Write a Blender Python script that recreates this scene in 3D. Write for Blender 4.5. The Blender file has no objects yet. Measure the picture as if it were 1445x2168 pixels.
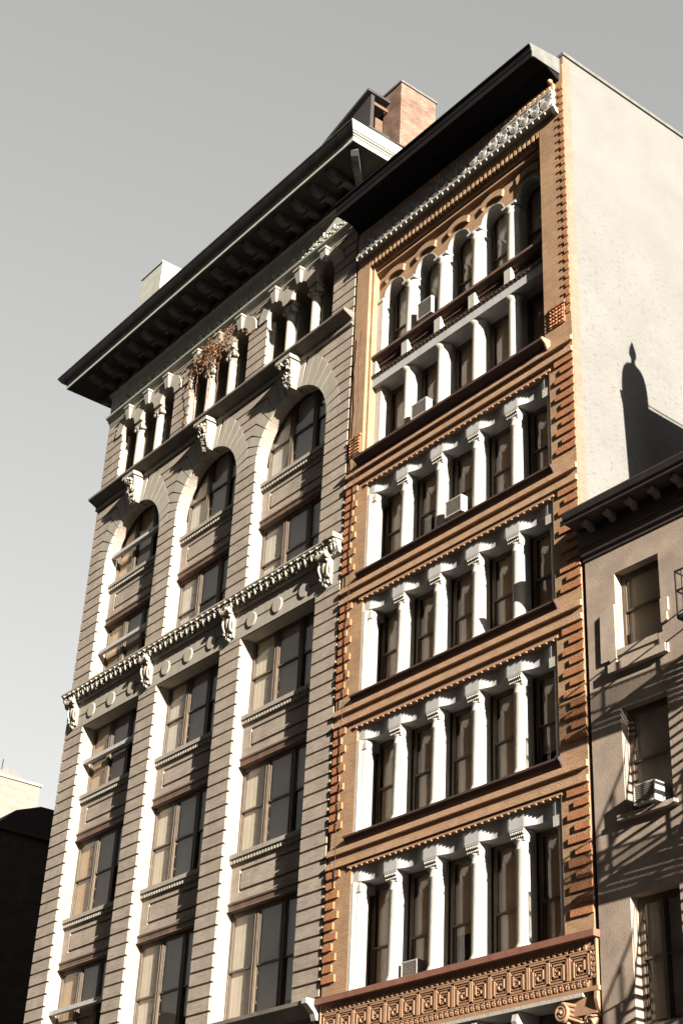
import bpy, math, random
from math import sin, cos, pi, radians as R
from mathutils import Matrix, Vector
random.seed(7)
sc = bpy.context.scene
col = sc.collection

# ------------------------------------------------------------------ camera
cam = bpy.data.objects.new('camera', bpy.data.cameras.new('camera'))
col.objects.link(cam)
YAW, PIT, ROL = -0.9324355, 0.5286088, 0.0518356
f = Vector((sin(YAW)*cos(PIT), cos(YAW)*cos(PIT), sin(PIT)))
r = Vector((cos(YAW), -sin(YAW), 0)); u = r.cross(f)
r2 = r*cos(ROL)+u*sin(ROL); u2 = -r*sin(ROL)+u*cos(ROL)
cam.matrix_world = Matrix(((r2.x, u2.x, -f.x, 19.8), (r2.y, u2.y, -f.y, -21.0), (r2.z, u2.z, -f.z, 1.6), (0, 0, 0, 1)))
cam.data.sensor_fit = 'HORIZONTAL'; cam.data.sensor_width = 36
cam.data.lens = 36*3274.998/1445
cam.data.clip_end = 3000
sc.camera = cam
# ------------------------------------------------------------------ sky, sun, exposure
SUN = Vector((-4.35, 1.0, -1.2)).normalized()
EL = math.asin(-SUN.z); AZ = math.atan2(-SUN.x, -SUN.y)
w = bpy.data.worlds.new('World'); sc.world = w; w.use_nodes = True
nt = w.node_tree; bg = nt.nodes['Background']
sky = nt.nodes.new('ShaderNodeTexSky'); sky.sky_type = 'NISHITA'; sky.sun_disc = False
sky.sun_elevation = EL; sky.sun_rotation = AZ
sky.air_density = 1.0; sky.dust_density = 2.5; sky.ozone_density = 1.0
hs = nt.nodes.new('ShaderNodeHueSaturation'); hs.inputs['Saturation'].default_value = 0.06
tint = nt.nodes.new('ShaderNodeMix'); tint.data_type = 'RGBA'; tint.blend_type = 'MULTIPLY'
tint.inputs[0].default_value = 1.0; tint.inputs[7].default_value = (1.0, 0.995, 0.935, 1)
nt.links.new(sky.outputs[0], hs.inputs['Color']); nt.links.new(hs.outputs[0], tint.inputs[6])
gam = nt.nodes.new('ShaderNodeGamma'); gam.inputs[1].default_value = 0.72
nt.links.new(tint.outputs[2], gam.inputs[0]); nt.links.new(gam.outputs[0], bg.inputs['Color'])
bg.inputs['Strength'].default_value = 0.064
sl = bpy.data.lights.new('sun', 'SUN'); sl.energy = 5.0; sl.angle = R(0.5); sl.color = (1.0, 0.91, 0.80)
so = bpy.data.objects.new('sun', sl); col.objects.link(so)
so.rotation_euler = SUN.to_track_quat('-Z', 'Y').to_euler(); so.location = (60, -20, 60)
sc.view_settings.view_transform = 'Standard'; sc.view_settings.look = 'None'
sc.view_settings.gamma = 1.0; sc.view_settings.use_curve_mapping = False
sc.view_settings.exposure = 2.24
sc.cycles.diffuse_bounces = 2; sc.cycles.max_bounces = 8

# ------------------------------------------------------------------ materials
def mat(name, color, rough=0.8, var=0.12, scale=3.0, bump=0.0, bscale=40.0, brick=None, metal=0.0, spec=0.3,
        streak=0.0, stain=None, carve=0.0):
    """procedural surface: base colour, blotchy wear, optional brick bond, optional rain streaks"""
    m = bpy.data.materials.new(name); m.use_nodes = True
    n = m.node_tree.nodes; L = m.node_tree.links; b = n['Principled BSDF']
    b.inputs['Roughness'].default_value = rough; b.inputs['Metallic'].default_value = metal
    b.inputs['Specular IOR Level'].default_value = spec
    geo = n.new('ShaderNodeNewGeometry'); sep = n.new('ShaderNodeSeparateXYZ'); L.new(geo.outputs['Position'], sep.inputs[0])
    add = n.new('ShaderNodeMath'); add.operation = 'ADD'; L.new(sep.outputs[0], add.inputs[0]); L.new(sep.outputs[1], add.inputs[1])
    cmb = n.new('ShaderNodeCombineXYZ'); L.new(add.outputs[0], cmb.inputs[0]); L.new(sep.outputs[2], cmb.inputs[1])
    no = n.new('ShaderNodeTexNoise'); no.inputs['Scale'].default_value = scale; no.inputs['Detail'].default_value = 6
    no.inputs['Roughness'].default_value = 0.65
    L.new(geo.outputs['Position'], no.inputs['Vector'])
    rmp = n.new('ShaderNodeMapRange'); rmp.inputs[1].default_value = 0.3; rmp.inputs[2].default_value = 0.7
    rmp.inputs[3].default_value = 1-var; rmp.inputs[4].default_value = 1+var
    L.new(no.outputs['Fac'], rmp.inputs[0])
    src = None
    if brick:
        c2, mort, bw, bh = brick
        bt = n.new('ShaderNodeTexBrick'); bt.inputs['Scale'].default_value = 1.0
        bt.inputs['Brick Width'].default_value = bw; bt.inputs['Row Height'].default_value = bh
        bt.inputs['Mortar Size'].default_value = 0.007; bt.inputs['Mortar Smooth'].default_value = 0.3
        bt.inputs['Color1'].default_value = (*color, 1); bt.inputs['Color2'].default_value = (*c2, 1)
        bt.inputs['Mortar'].default_value = (*mort, 1)
        L.new(cmb.outputs[0], bt.inputs['Vector']); src = bt.outputs['Color']
    mul = n.new('ShaderNodeMix'); mul.data_type = 'RGBA'; mul.blend_type = 'MULTIPLY'; mul.inputs[0].default_value = 1
    if src: L.new(src, mul.inputs[6])
    else: mul.inputs[6].default_value = (*color, 1)
    L.new(rmp.outputs[0], mul.inputs[7])
    out = mul.outputs[2]
    if streak or stain:
        mp = n.new('ShaderNodeMapping'); mp.inputs['Scale'].default_value = (2.2, 0.22, 1) if streak else (0.5, 0.5, 1)
        L.new(cmb.outputs[0], mp.inputs[0])
        n2 = n.new('ShaderNodeTexNoise'); n2.inputs['Scale'].default_value = 2.0; n2.inputs['Detail'].default_value = 5
        L.new(mp.outputs[0], n2.inputs['Vector'])
        r2_ = n.new('ShaderNodeMapRange'); r2_.inputs[1].default_value = 0.48; r2_.inputs[2].default_value = 0.68
        r2_.inputs[3].default_value = 0; r2_.inputs[4].default_value = streak or 0.6
        L.new(n2.outputs['Fac'], r2_.inputs[0])
        mx = n.new('ShaderNodeMix'); mx.data_type = 'RGBA'; L.new(r2_.outputs[0], mx.inputs[0]); L.new(out, mx.inputs[6])
        sc_ = stain or tuple(c*0.5 for c in color); mx.inputs[7].default_value = (*sc_, 1); out = mx.outputs[2]
    L.new(out, b.inputs['Base Color'])
    h = None
    if bump or carve:
        n3 = n.new('ShaderNodeTexNoise'); n3.inputs['Scale'].default_value = bscale; n3.inputs['Detail'].default_value = 4
        L.new(geo.outputs['Position'], n3.inputs['Vector'])
        bp = n.new('ShaderNodeBump'); bp.inputs['Strength'].default_value = bump; bp.inputs['Distance'].default_value = 0.02
        L.new(n3.outputs['Fac'], bp.inputs['Height'])
        last = bp
        if brick:
            b2 = n.new('ShaderNodeBump'); b2.inputs['Strength'].default_value = 0.6; b2.inputs['Distance'].default_value = 0.008
            b2.invert = True; L.new(bt.outputs['Fac'], b2.inputs['Height']); L.new(bp.outputs[0], b2.inputs['Normal']); last = b2
        if carve:
            vo = n.new('ShaderNodeTexVoronoi'); vo.inputs['Scale'].default_value = 38
            L.new(geo.outputs['Position'], vo.inputs['Vector'])
            b3 = n.new('ShaderNodeBump'); b3.inputs['Strength'].default_value = carve; b3.inputs['Distance'].default_value = 0.014
            L.new(vo.outputs['Distance'], b3.inputs['Height']); L.new(last.outputs[0], b3.inputs['Normal']); last = b3
        L.new(last.outputs[0], b.inputs['Normal'])
    return m

M = {}
M['buff'] = mat('buff_brick', (0.276, 0.236, 0.192), .85, .2, 1.0, .3, 60, ((0.224, 0.188, 0.152), (0.288, 0.252, 0.212), .30, .062), streak=.25, stain=(0.168, 0.136, 0.104))
M['stone'] = mat('buff_stone', (0.264, 0.244, 0.204), .8, .10, 2.2, .25, 30, streak=.3, stain=(0.176, 0.152, 0.12))
M['pale'] = mat('pale_painted_metal', (0.336, 0.344, 0.296), .6, .12, 3, .15, 20, streak=.25, stain=(0.24, 0.24, 0.2))
M['drabpaint'] = mat('shaded_soffit_paint', (0.036, 0.0336, 0.0304), .8, .25, 2, .2, 20)  # pale cornice paint with the soffit's deep shade put into the colour
M['brownframe'] = mat('brown_window_frame', (0.088, 0.0672, 0.048), .5, .2, 4, .1, 30)
M['lintel'] = mat('rusty_brown_lintel', (0.096, 0.064, 0.048), .6, .25, 3, .15, 20, streak=.5, stain=(0.2, 0.096, 0.056))
M['orange'] = mat('orange_brick', (.285, .182, .108), .85, .2, 1.1, .25, 60, ((0.235, 0.140, 0.075), (0.30, 0.205, 0.125), .24, .062), streak=.22, stain=(0.2, 0.112, 0.056))
M['terra'] = mat('terracotta', (.285, .128, .06), .8, .18, 4, .3, 40, carve=.6, streak=.3, stain=(0.24, 0.096, 0.048))
M['terralight'] = mat('light_terracotta', (.325, .205, .125), .8, .16, 4, .2, 40, carve=.55)
M['terrasmooth'] = mat('smooth_terracotta', (.285, .168, .10), .75, .12, 4, .2, 30)
M['brownstone'] = mat('brown_stone_sill', (0.176, 0.08, 0.056), .75, .15, 3, .2, 30, streak=.3)
M['darkledge'] = mat('dark_painted_ledge', (0.056, 0.032, 0.0264), .7, .2, 3, .2, 30)
M['white'] = mat('white_painted_iron', (.345, .33, .295), .55, .09, 4, .3, 18, streak=.35, stain=(0.24, 0.208, 0.168))
M['greywhite'] = mat('grey_white_lintel', (0.336, 0.336, 0.328), .6, .08, 3, .15, 25, streak=.2)
M['black'] = mat('black_cornice_metal', (0.0096, 0.008, 0.0096), .9, .3, 2, .2, 15, spec=.08)
M['zinc'] = mat('weathered_zinc', (0.112, 0.112, 0.104), .55, .2, 3, .1, 20, streak=.4)
M['frieze'] = mat('grey_terracotta_frieze', (0.272, 0.264, 0.24), .7, .12, 4, .2, 30)
M['whitewash'] = mat('whitewashed_brick', (.132, .130, .123), .85, .09, .7, .25, 50, ((.126, .124, .117), (.118, .116, .109), .24, .066))
M['tanbrick'] = mat('tan_brick', (0.16, 0.124, 0.092), .85, .1, 2, .3, 50, ((0.136, 0.1, 0.072), (0.168, 0.136, 0.108), .24, .066))
M['redbrick'] = mat('red_brick', (0.192, 0.112, 0.08), .85, .25, 2.5, .4, 40, ((0.12, 0.064, 0.044), (0.192, 0.152, 0.12), .22, .07), stain=(0.048, 0.032, 0.028))
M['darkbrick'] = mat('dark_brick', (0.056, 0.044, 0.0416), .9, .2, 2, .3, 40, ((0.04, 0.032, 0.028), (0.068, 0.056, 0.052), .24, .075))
M['creambrick'] = mat('cream_brick', (0.16, 0.144, 0.124), .85, .08, 2, .2, 40, ((0.144, 0.124, 0.104), (0.168, 0.156, 0.136), .6, .18))
M['plaster'] = mat('grey_brown_stucco', (0.268, 0.214, 0.17), .9, .2, 1.6, .22, 22, stain=(0.16, 0.128, 0.104))
M['plasterlight'] = mat('stucco_trim', (0.28, 0.232, 0.188), .9, .18, 2.2, .22, 25)
M['mauvemetal'] = mat('brown_cornice_metal', (0.036, 0.0272, 0.0256), .6, .25, 3, .2, 20)
M['cymashade'] = mat('shaded_cyma_paint', (0.056, 0.0528, 0.0528), .6, .35, 1.5, .2, 20, streak=.6, stain=(0.024, 0.024, 0.0264))  # dark colour stands in for shade on the pale cornice's front cyma
M['belt'] = mat('grey_brown_stone', (0.12, 0.104, 0.088), .8, .25, 2, .25, 30)  # even grey brown, darker than the buff stone
M['modil'] = mat('sunlit_bracket_paint', (0.12, 0.096, 0.08), .6, .3, 5, .2, 20)  # brown metal lightened so the colour carries sun on the modillion sides
M['softpaint'] = mat('shaded_bracket_paint', (0.08, 0.076, 0.0704), .8, .25, 3, .2, 20)  # shade under the cornice put into the bracket colour
M['iron'] = mat('black_iron', (0.016, 0.0144, 0.0144), .5, .2, 10, .1, 40)
M['acwhite'] = mat('white_ac_casing', (0.32, 0.312, 0.288), .5, .12, 6, .1, 20)
M['acgrille'] = mat('ac_grille', (0.184, 0.168, 0.144), .6, .2, 8, .1, 20)
M['blind'] = mat('linen_blind', (.44, .40, .32), .9, .07, 1.5, .1, 30)
M['tanblind'] = mat('tan_blind', (.36, .26, .16), .9, .12, 1.5, .1, 30)
M['greyblind'] = mat('grey_blind', (.40, .385, .34), .9, .1, 1.5, .1, 30)
M['darkblind'] = mat('brown_blind', (.31, .215, .14), .9, .15, 2, .1, 30)
M['curtain'] = mat('sheer_curtain', (0.36, 0.328, 0.28), .9, .1, 3, .1, 30)
M['room'] = mat('unlit_room', (0.016, 0.0144, 0.0144), .9, .2, 1, 0, 10)  # near-black colour stands in for the darkness of unlit rooms
M['roof'] = mat('black_roofing', (0.032, 0.028, 0.028), .8, .2, 2, .2, 20)
M['plywood'] = mat('weathered_plywood', (.10, .062, .04), .85, .3, 5, .2, 30)
M['vine'] = mat('dry_vine', (0.176, 0.092, 0.048), .8, .35, 12, 0, 30)
M['asphalt'] = mat('asphalt', (0.04, 0.04, 0.0416), .9, .2, 2, .2, 60)
M['paving'] = mat('concrete_paving', (0.096, 0.092, 0.088), .9, .15, 2, .2, 60)
M['groundm'] = mat('city_ground', (0.064, 0.06, 0.056), .9, .2, .3, .1, 10)

def glass_mat(name, tr, ref):
    m = bpy.data.materials.new(name); m.use_nodes = True
    n = m.node_tree.nodes; L = m.node_tree.links; n.remove(n['Principled BSDF'])
    t = n.new('ShaderNodeBsdfTransparent'); t.inputs[0].default_value = (*tr, 1)
    g = n.new('ShaderNodeBsdfGlossy'); g.inputs['Roughness'].default_value = 0.03; g.inputs[0].default_value = (*ref, 1)
    lw = n.new('ShaderNodeLayerWeight'); lw.inputs[0].default_value = .5
    pw = n.new('ShaderNodeMath'); pw.operation = 'POWER'; L.new(lw.outputs['Facing'], pw.inputs[0]); pw.inputs[1].default_value = 5
    fr = n.new('ShaderNodeMath'); fr.operation = 'MULTIPLY_ADD'; L.new(pw.outputs[0], fr.inputs[0]); fr.inputs[1].default_value = .93; fr.inputs[2].default_value = .045
    geo = n.new('ShaderNodeNewGeometry'); no = n.new('ShaderNodeTexNoise'); no.inputs['Scale'].default_value = 1.3
    L.new(geo.outputs['Position'], no.inputs['Vector'])
    bp = n.new('ShaderNodeBump'); bp.inputs['Strength'].default_value = .04; bp.inputs['Distance'].default_value = .03
    L.new(no.outputs['Fac'], bp.inputs['Height']); L.new(bp.outputs[0], g.inputs['Normal'])
    mx = n.new('ShaderNodeMixShader'); L.new(fr.outputs[0], mx.inputs[0]); L.new(t.outputs[0], mx.inputs[1]); L.new(g.outputs[0], mx.inputs[2])
    L.new(mx.outputs[0], n['Material Output'].inputs[0]); return m
def whitewash_marks(m):
    n = m.node_tree.nodes; L = m.node_tree.links; b = n['Principled BSDF']
    old = b.inputs['Base Color'].links[0].from_socket
    geo = n.new('ShaderNodeNewGeometry'); sp = n.new('ShaderNodeSeparateXYZ'); L.new(geo.outputs['Position'], sp.inputs[0])
    mp = n.new('ShaderNodeMapping'); mp.inputs['Scale'].default_value = (1, 5, 26); L.new(geo.outputs['Position'], mp.inputs[0])
    no = n.new('ShaderNodeTexNoise'); no.inputs['Scale'].default_value = 1; no.inputs['Detail'].default_value = 3; L.new(mp.outputs[0], no.inputs['Vector'])
    a = n.new('ShaderNodeMapRange'); a.inputs[1].default_value = .58; a.inputs[2].default_value = .66; L.new(no.outputs['Fac'], a.inputs[0])
    big = n.new('ShaderNodeTexNoise'); big.inputs['Scale'].default_value = .55; L.new(geo.outputs['Position'], big.inputs['Vector'])
    ad = n.new('ShaderNodeMath'); ad.operation = 'MULTIPLY_ADD'; L.new(big.outputs['Fac'], ad.inputs[0]); ad.inputs[1].default_value = 6; L.new(sp.outputs[2], ad.inputs[2])
    zr = n.new('ShaderNodeMapRange'); zr.inputs[1].default_value = 31.5; zr.inputs[2].default_value = 29.5; zr.inputs[3].default_value = .1; zr.inputs[4].default_value = 1; L.new(ad.outputs[0], zr.inputs[0])
    mu = n.new('ShaderNodeMath'); mu.operation = 'MULTIPLY'; L.new(a.outputs[0], mu.inputs[0]); L.new(zr.outputs[0], mu.inputs[1])
    m2 = n.new('ShaderNodeMath'); m2.operation = 'MULTIPLY'; L.new(mu.outputs[0], m2.inputs[0]); m2.inputs[1].default_value = .42
    mx = n.new('ShaderNodeMix'); mx.data_type = 'RGBA'; L.new(m2.outputs[0], mx.inputs[0]); L.new(old, mx.inputs[6]); mx.inputs[7].default_value = (.045, .043, .04, 1)
    L.new(mx.outputs[2], b.inputs['Base Color'])
whitewash_marks(M['whitewash'])
M['glass'] = glass_mat('window_glass', (.97, .97, .96), (1, 1, 1))

# ------------------------------------------------------------------ mesh builder
class MB:
    def __init__(s): s.v = []; s.f = []; s.sm = []
    def face(s, idx, sm=False): s.f.append(idx); s.sm.append(sm)
    def box(s, x0, x1, y0, y1, z0, z1):
        if x0 > x1: x0, x1 = x1, x0
        b = len(s.v)
        s.v += [(x, y, z) for x in (x0, x1) for y in (y0, y1) for z in (z0, z1)]
        for q in ((0, 1, 3, 2), (4, 6, 7, 5), (0, 4, 5, 1), (2, 3, 7, 6), (0, 2, 6, 4), (1, 5, 7, 3)): s.face([b+i for i in q])
        return s
    def prism(s, pts, fn, sm=False):
        """pts: 2D outline; fn(p, k) gives the 3D point on side k = 0/1"""
        b = len(s.v); n = len(pts)
        for k in (0, 1): s.v += [fn(p, k) for p in pts]
        s.face([b+i for i in range(n)]); s.face([b+n+i for i in reversed(range(n))])
        for i in range(n): s.face([b+i, b+n+i, b+n+(i+1) % n, b+(i+1) % n], sm)
        return s
    def xz(s, pts, y0, y1): return s.prism(pts, lambda p, k: (p[0], (y0, y1)[k], p[1]))
    def xprof(s, pts, x0, x1): return s.prism(pts, lambda p, k: ((x0, x1)[k], p[0], p[1]))
    def plan(s, pts, z0, z1): return s.prism(pts, lambda p, k: (p[0], p[1], (z0, z1)[k]))
    def lathe(s, cx, cy, prof, n=18, ax='z', cz=0):
        b = len(s.v)
        for (rad, h) in prof:
            for i in range(n):
                a = 2*pi*i/n
                if ax == 'z': s.v.append((cx+rad*cos(a), cy+rad*sin(a), h))
                elif ax == 'x': s.v.append((h, cy+rad*cos(a), cz+rad*sin(a)))
                else: s.v.append((cx+rad*cos(a), h, cz+rad*sin(a)))
        for j in range(len(prof)-1):
            for i in range(n):
                s.face([b+j*n+i, b+j*n+(i+1) % n, b+(j+1)*n+(i+1) % n, b+(j+1)*n+i], True)
        s.face([b+i for i in reversed(range(n))]); s.face([b+(len(prof)-1)*n+i for i in range(n)])
        return s
    def ell(s, c, rx, ry, rz, rot=0.0, n=8, m=5):
        """ellipsoid, rot turns it in the facade (xz) plane"""
        b = len(s.v); cr, sr = cos(rot), sin(rot)
        def P(x, y, z): return (c[0]+x*cr-z*sr, c[1]+y, c[2]+x*sr+z*cr)
        s.v.append(P(0, 0, -rz))
        for j in range(1, m):
            t = -pi/2+pi*j/m
            for i in range(n):
                a = 2*pi*i/n; s.v.append(P(rx*cos(t)*cos(a), ry*cos(t)*sin(a), rz*sin(t)))
        s.v.append(P(0, 0, rz)); top = len(s.v)-1
        for i in range(n):
            s.face([b, b+1+(i+1) % n, b+1+i], True)
            s.face([top, top-n+i, top-n+(i+1) % n], True)
            for j in range(m-2):
                q = b+1+j*n; s.face([q+i, q+(i+1) % n, q+n+(i+1) % n, q+n+i], True)
        return s
    def tube(s, pts, rad, n=5):
        b = len(s.v); k = len(pts); P = [Vector(p) for p in pts]
        for i, p in enumerate(P):
            d = (P[min(i+1, k-1)]-P[max(i-1, 0)]).normalized()
            a = d.cross(Vector((0.13, 1, 0.21))).normalized(); c = d.cross(a)
            for j in range(n):
                t = 2*pi*j/n; q = p+(a*cos(t)+c*sin(t))*rad; s.v.append(tuple(q))
        for i in range(k-1):
            for j in range(n): s.face([b+i*n+j, b+i*n+(j+1) % n, b+(i+1)*n+(j+1) % n, b+(i+1)*n+j], True)
        s.face([b+j for j in range(n)]); s.face([b+(k-1)*n+j for j in reversed(range(n))])
        return s
    def ridge(s, pts, w_, y0, y1):
        """raised rib following a polyline in the facade plane"""
        for (a, b_) in zip(pts[:-1], pts[1:]):
            dx, dz = b_[0]-a[0], b_[1]-a[1]; l = math.hypot(dx, dz) or 1e-6; nx, nz = -dz/l*w_/2, dx/l*w_/2
            ex, ez = dx/l*w_/2, dz/l*w_/2
            s.xz([(a[0]-ex+nx, a[1]-ez+nz), (b_[0]+ex+nx, b_[1]+ez+nz), (b_[0]+ex-nx, b_[1]+ez-nz), (a[0]-ex-nx, a[1]-ez-nz)], y0, y1)
        return s
    def rib(s, pts, w_, y0, y1):
        """continuous smooth rib (open polyline) in the facade plane"""
        n = len(pts); Lp, Rp = [], []
        for i in range(n):
            a = pts[max(i-1, 0)]; b_ = pts[min(i+1, n-1)]; dx, dz = b_[0]-a[0], b_[1]-a[1]; l = math.hypot(dx, dz) or 1e-6
            Lp.append((pts[i][0]-dz/l*w_/2, pts[i][1]+dx/l*w_/2)); Rp.append((pts[i][0]+dz/l*w_/2, pts[i][1]-dx/l*w_/2))
        b = len(s.v)
        for i in range(n): s.v += [(Lp[i][0], y1, Lp[i][1]), (Lp[i][0], y0, Lp[i][1]), (Rp[i][0], y0, Rp[i][1]), (Rp[i][0], y1, Rp[i][1])]
        for i in range(n-1):
            q = b+4*i
            for j in range(3): s.face([q+j, q+j+4, q+j+5, q+j+1])
        s.face([b, b+1, b+2, b+3]); q = b+4*(n-1); s.face([q+3, q+2, q+1, q])
        return s
    def build(s, name, m, parent=None):
        me = bpy.data.meshes.new(name); me.from_pydata(s.v, [], s.f)
        me.polygons.foreach_set('use_smooth', s.sm)
        me.materials.append(m); me.validate()
        import bmesh
        bm = bmesh.new(); bm.from_mesh(me)
        if name != 'pane': bmesh.ops.recalc_face_normals(bm, faces=bm.faces)
        bm.to_mesh(me); bm.free()
        o = bpy.data.objects.new(name, me); col.objects.link(o)
        if parent: o.parent = parent; o.matrix_parent_inverse = parent.matrix_world.inverted()
        return o

def empty(name, loc, label, cat, group=None):
    o = bpy.data.objects.new(name, None); col.objects.link(o); o.location = loc; o.empty_display_size = .2
    o.matrix_world = Matrix.Translation(loc)
    o['label'] = label; o['category'] = cat
    if group: o['group'] = group
    return o
def structure(o): o['kind'] = 'structure'; return o
def dup(o, dx=0, dy=0, dz=0, parent=None):
    """a copy of a part with its sub-parts (all sub-parts share the parent's frame)"""
    c = o.copy(); col.objects.link(c)
    c.parent = parent or o.parent
    c.matrix_parent_inverse = (parent or o.parent).matrix_world.inverted() if (parent or o.parent) else Matrix()
    c.location = o.location+Vector((dx, dy, dz))
    for ch in [q for q in bpy.data.objects if q.parent == o]:
        d = ch.copy(); col.objects.link(d); d.parent = c; d.matrix_parent_inverse = ch.matrix_parent_inverse.copy()
    return c
def arc(cx, cz, r_, a0, a1, n): return [(cx+r_*cos(R(a0+(a1-a0)*i/n)), cz+r_*sin(R(a0+(a1-a0)*i/n))) for i in range(n+1)]

# ------------------------------------------------------------------ ground and street
structure(MB().box(-900, 900, -900, 900, -.5, -.16).build('ground', M['groundm']))
structure(MB().box(-300, 300, -17.5, -5.0, -.156, -.152).build('road', M['asphalt']))
structure(MB().box(-300, 300, -5.0, 0.6, -.15, 0).build('pavement', M['paving']))
structure(MB().box(-300, 300, -24.0, -17.5, -.15, 0).build('pavement', M['paving']))

# ================================================================== GREY BUFF BUILDING
GX0, GX1 = -22.73, -8.42
G = empty('office_building', (-15.6, 0, 0), 'tall buff brick office building with grooved piers, arched windows and a deep pale cornice', 'building')
BAYS = [(-21.62, -18.22), (-17.25, -13.88), (-12.88, -9.46)]
PIERS = [(GX0, -21.62), (-18.22, -17.25), (-13.88, -12.88), (-9.46, GX1)]
MB().box(GX0+.02, GX1-.02, 1.3, 24, -.1, 33.9).build('body', M['darkbrick'], G)
MB().box(GX0+.05, GX1-.05, 1.2, 1.29, 0, 33).build('interior_wall', M['room'], G)
GP = .352; GZ = 17.33; GD = .07; GG = .058
def courses(za, zb):
    k = math.floor((za-GZ)/GP)
    while GZ+k*GP < zb:
        a = max(za, GZ+k*GP+GG); b = min(zb, GZ+(k+1)*GP)
        if b-a > .04: yield a, b
        k += 1
def rough_block(m, x0, x1, z0, z1, y0=0.0, y1=None):
    """stone course with slightly irregular ends"""
    y1 = GD+.001 if y1 is None else y1; j = random.uniform(-.012, .012)
    m.box(x0+(0 if x0 < GX0+.1 else abs(j)*.3), x1-abs(j), y0+random.uniform(0, .006), y1, z0, z1)
for (x0, x1) in PIERS:
    m = MB(); m.box(x0, x1, GD, 1.0, 5, 20.02)
    for a, b in courses(8, 20.02): rough_block(m, x0, x1, a, b)
    m.build('pier', M['buff'], G)
    m = MB(); m.box(x0, x1, GD, 1.0, 21.2, 25.76)
    for a, b in courses(21.3, 25.76+.02): rough_block(m, x0, x1, a, min(b, 25.78))
    m.build('pier', M['buff'], G)
# arch tier 25.76 .. 28.45
AZ0, AR, ATOP = 25.76, 1.70, 28.45
CX = [(a+b)/2 for a, b in BAYS]
def rout(t):  # outer radius of the voussoir ring by angle above horizontal
    T = [(0, 2.28), (20, 2.3), (35, 2.33), (46, 2.42), (56, 2.52), (66, 2.66), (78, 2.75), (90, 2.8)]
    for (a, x), (b, y) in zip(T[:-1], T[1:]):
        if a <= t <= b: return x+(y-x)*(t-a)/(b-a)
    return 2.8
edges = [GX0]+[(CX[0]+CX[1])/2, (CX[1]+CX[2])/2]+[GX1]
for i, c in enumerate(CX):
    m = MB(); xl, xr = edges[i], edges[i+1]
    rr = (BAYS[i][1]-BAYS[i][0])/2
    pts = [(xl, AZ0), (c-rr, AZ0)]+[(c+rr*cos(R(180-6*k)), AZ0+AR*sin(R(6*k))) for k in range(1, 30)]+[(c+rr, AZ0), (xr, AZ0), (xr, ATOP), (xl, ATOP)]
    m.xz(pts, GD, .42)
    wall = m
    vm = MB()
    for sgn in (-1, 1):
        xe = xl if sgn < 0 else xr
        lim = abs(xe-c)
        zs = [GZ+GP*k for k in range(24, 34)]
        # bend radius for every course line: where the radial joint meets the level joint
        def bend(z):
            t = 5.0
            for t10 in range(0, 900, 2):
                t = t10/10
                if AZ0+rout(t)*sin(R(t)) >= z: break
            ro = rout(t); x = ro*cos(R(t))
            if x > lim-.01: x = lim-.01
            return t, x
        prev = None
        angs = []
        for z in zs:
            if z > ATOP-.15: break
            t, x = bend(z); angs.append((z, t, x))
        for j, (z, t, x) in enumerate(angs):
            last = j+1 >= len(angs)
            z2 = (ATOP if last else angs[j+1][0]); t2 = (t+9 if last else angs[j+1][1]); x2 = (angs[j][2]-.24 if last else angs[j+1][2])
            g = GG
            # level course outside the ring
            if lim-x > .03 or lim-x2 > .03:
                P = [(c+sgn*(x-.02), z+g), (c+sgn*(x2-.0), z2), (c+sgn*lim, z2), (c+sgn*lim, z+g)]
                wall.xz(P, 0.0, GD+.001)
            # voussoir in the ring
            da = .8
            ta, tb = t+da, t2
            if t < 1: ta = .9
            xi = rr/AR
            P = [(c+sgn*AR*xi*cos(R(ta)), AZ0+AR*sin(R(ta)))]
            P += [(c+sgn*(x-.0), z+g), (c+sgn*x2, z2)]
            P += [(c+sgn*AR*xi*cos(R(tb-(tb-ta)*q/3)), AZ0+AR*sin(R(tb-(tb-ta)*q/3))) for q in range(0, 3)]
            vm.xz(P, -.004, GD+.001)
        tl = angs[-1][1]+9
        # steep voussoirs beside the keystone, reaching the belt
        n = 3; a0 = tl; a1 = 84
        for q in range(n):
            ta = a0+(a1-a0)*q/n+.45; tb = a0+(a1-a0)*(q+1)/n-.1
            P = [(c+sgn*AR*cos(R(ta)), AZ0+AR*sin(R(ta))), (c+sgn*(ATOP-AZ0)/math.tan(R(ta)), ATOP), (c+sgn*(ATOP-AZ0)/math.tan(R(tb)), ATOP), (c+sgn*AR*cos(R(tb)), AZ0+AR*sin(R(tb)))]
            vm.xz(P, -.004, GD+.001)
    wall.build('arch_wall', M['buff'], G)
    vm.build('voussoirs', M['stone'], G)
    # keystone with carved foliage
    k = MB()
    k.prism([(-.42, 28.45), (-.42, 28.3), (-.36, 28.2), (-.32, 27.95), (-.22, 27.65), (-.12, 27.42), (.3, 27.42), (.3, 28.45)],
            lambda p, q: (c+(-1, 1)[q]*(.15+.17*(p[1]-27.42)), p[0], p[1]))
    k.box(c-.36, c+.36, -.47, .02, 28.3, 28.42)
    ks = k.build('keystone', M['stone'], G)
    k = MB()
    for q in range(46):
        z = random.uniform(27.45, 28.28); hw = .12+.15*(z-27.42); x = c+random.uniform(-hw, hw)
        y = -.12-.30*min(1, (z-27.42)/.8)
        k.ell((x, y-.02, z), random.uniform(.03, .06), .05, random.uniform(.05, .09), random.uniform(-1, 1), 6, 4)
    k.build('carved_leaves', M['stone'], ks)
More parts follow.
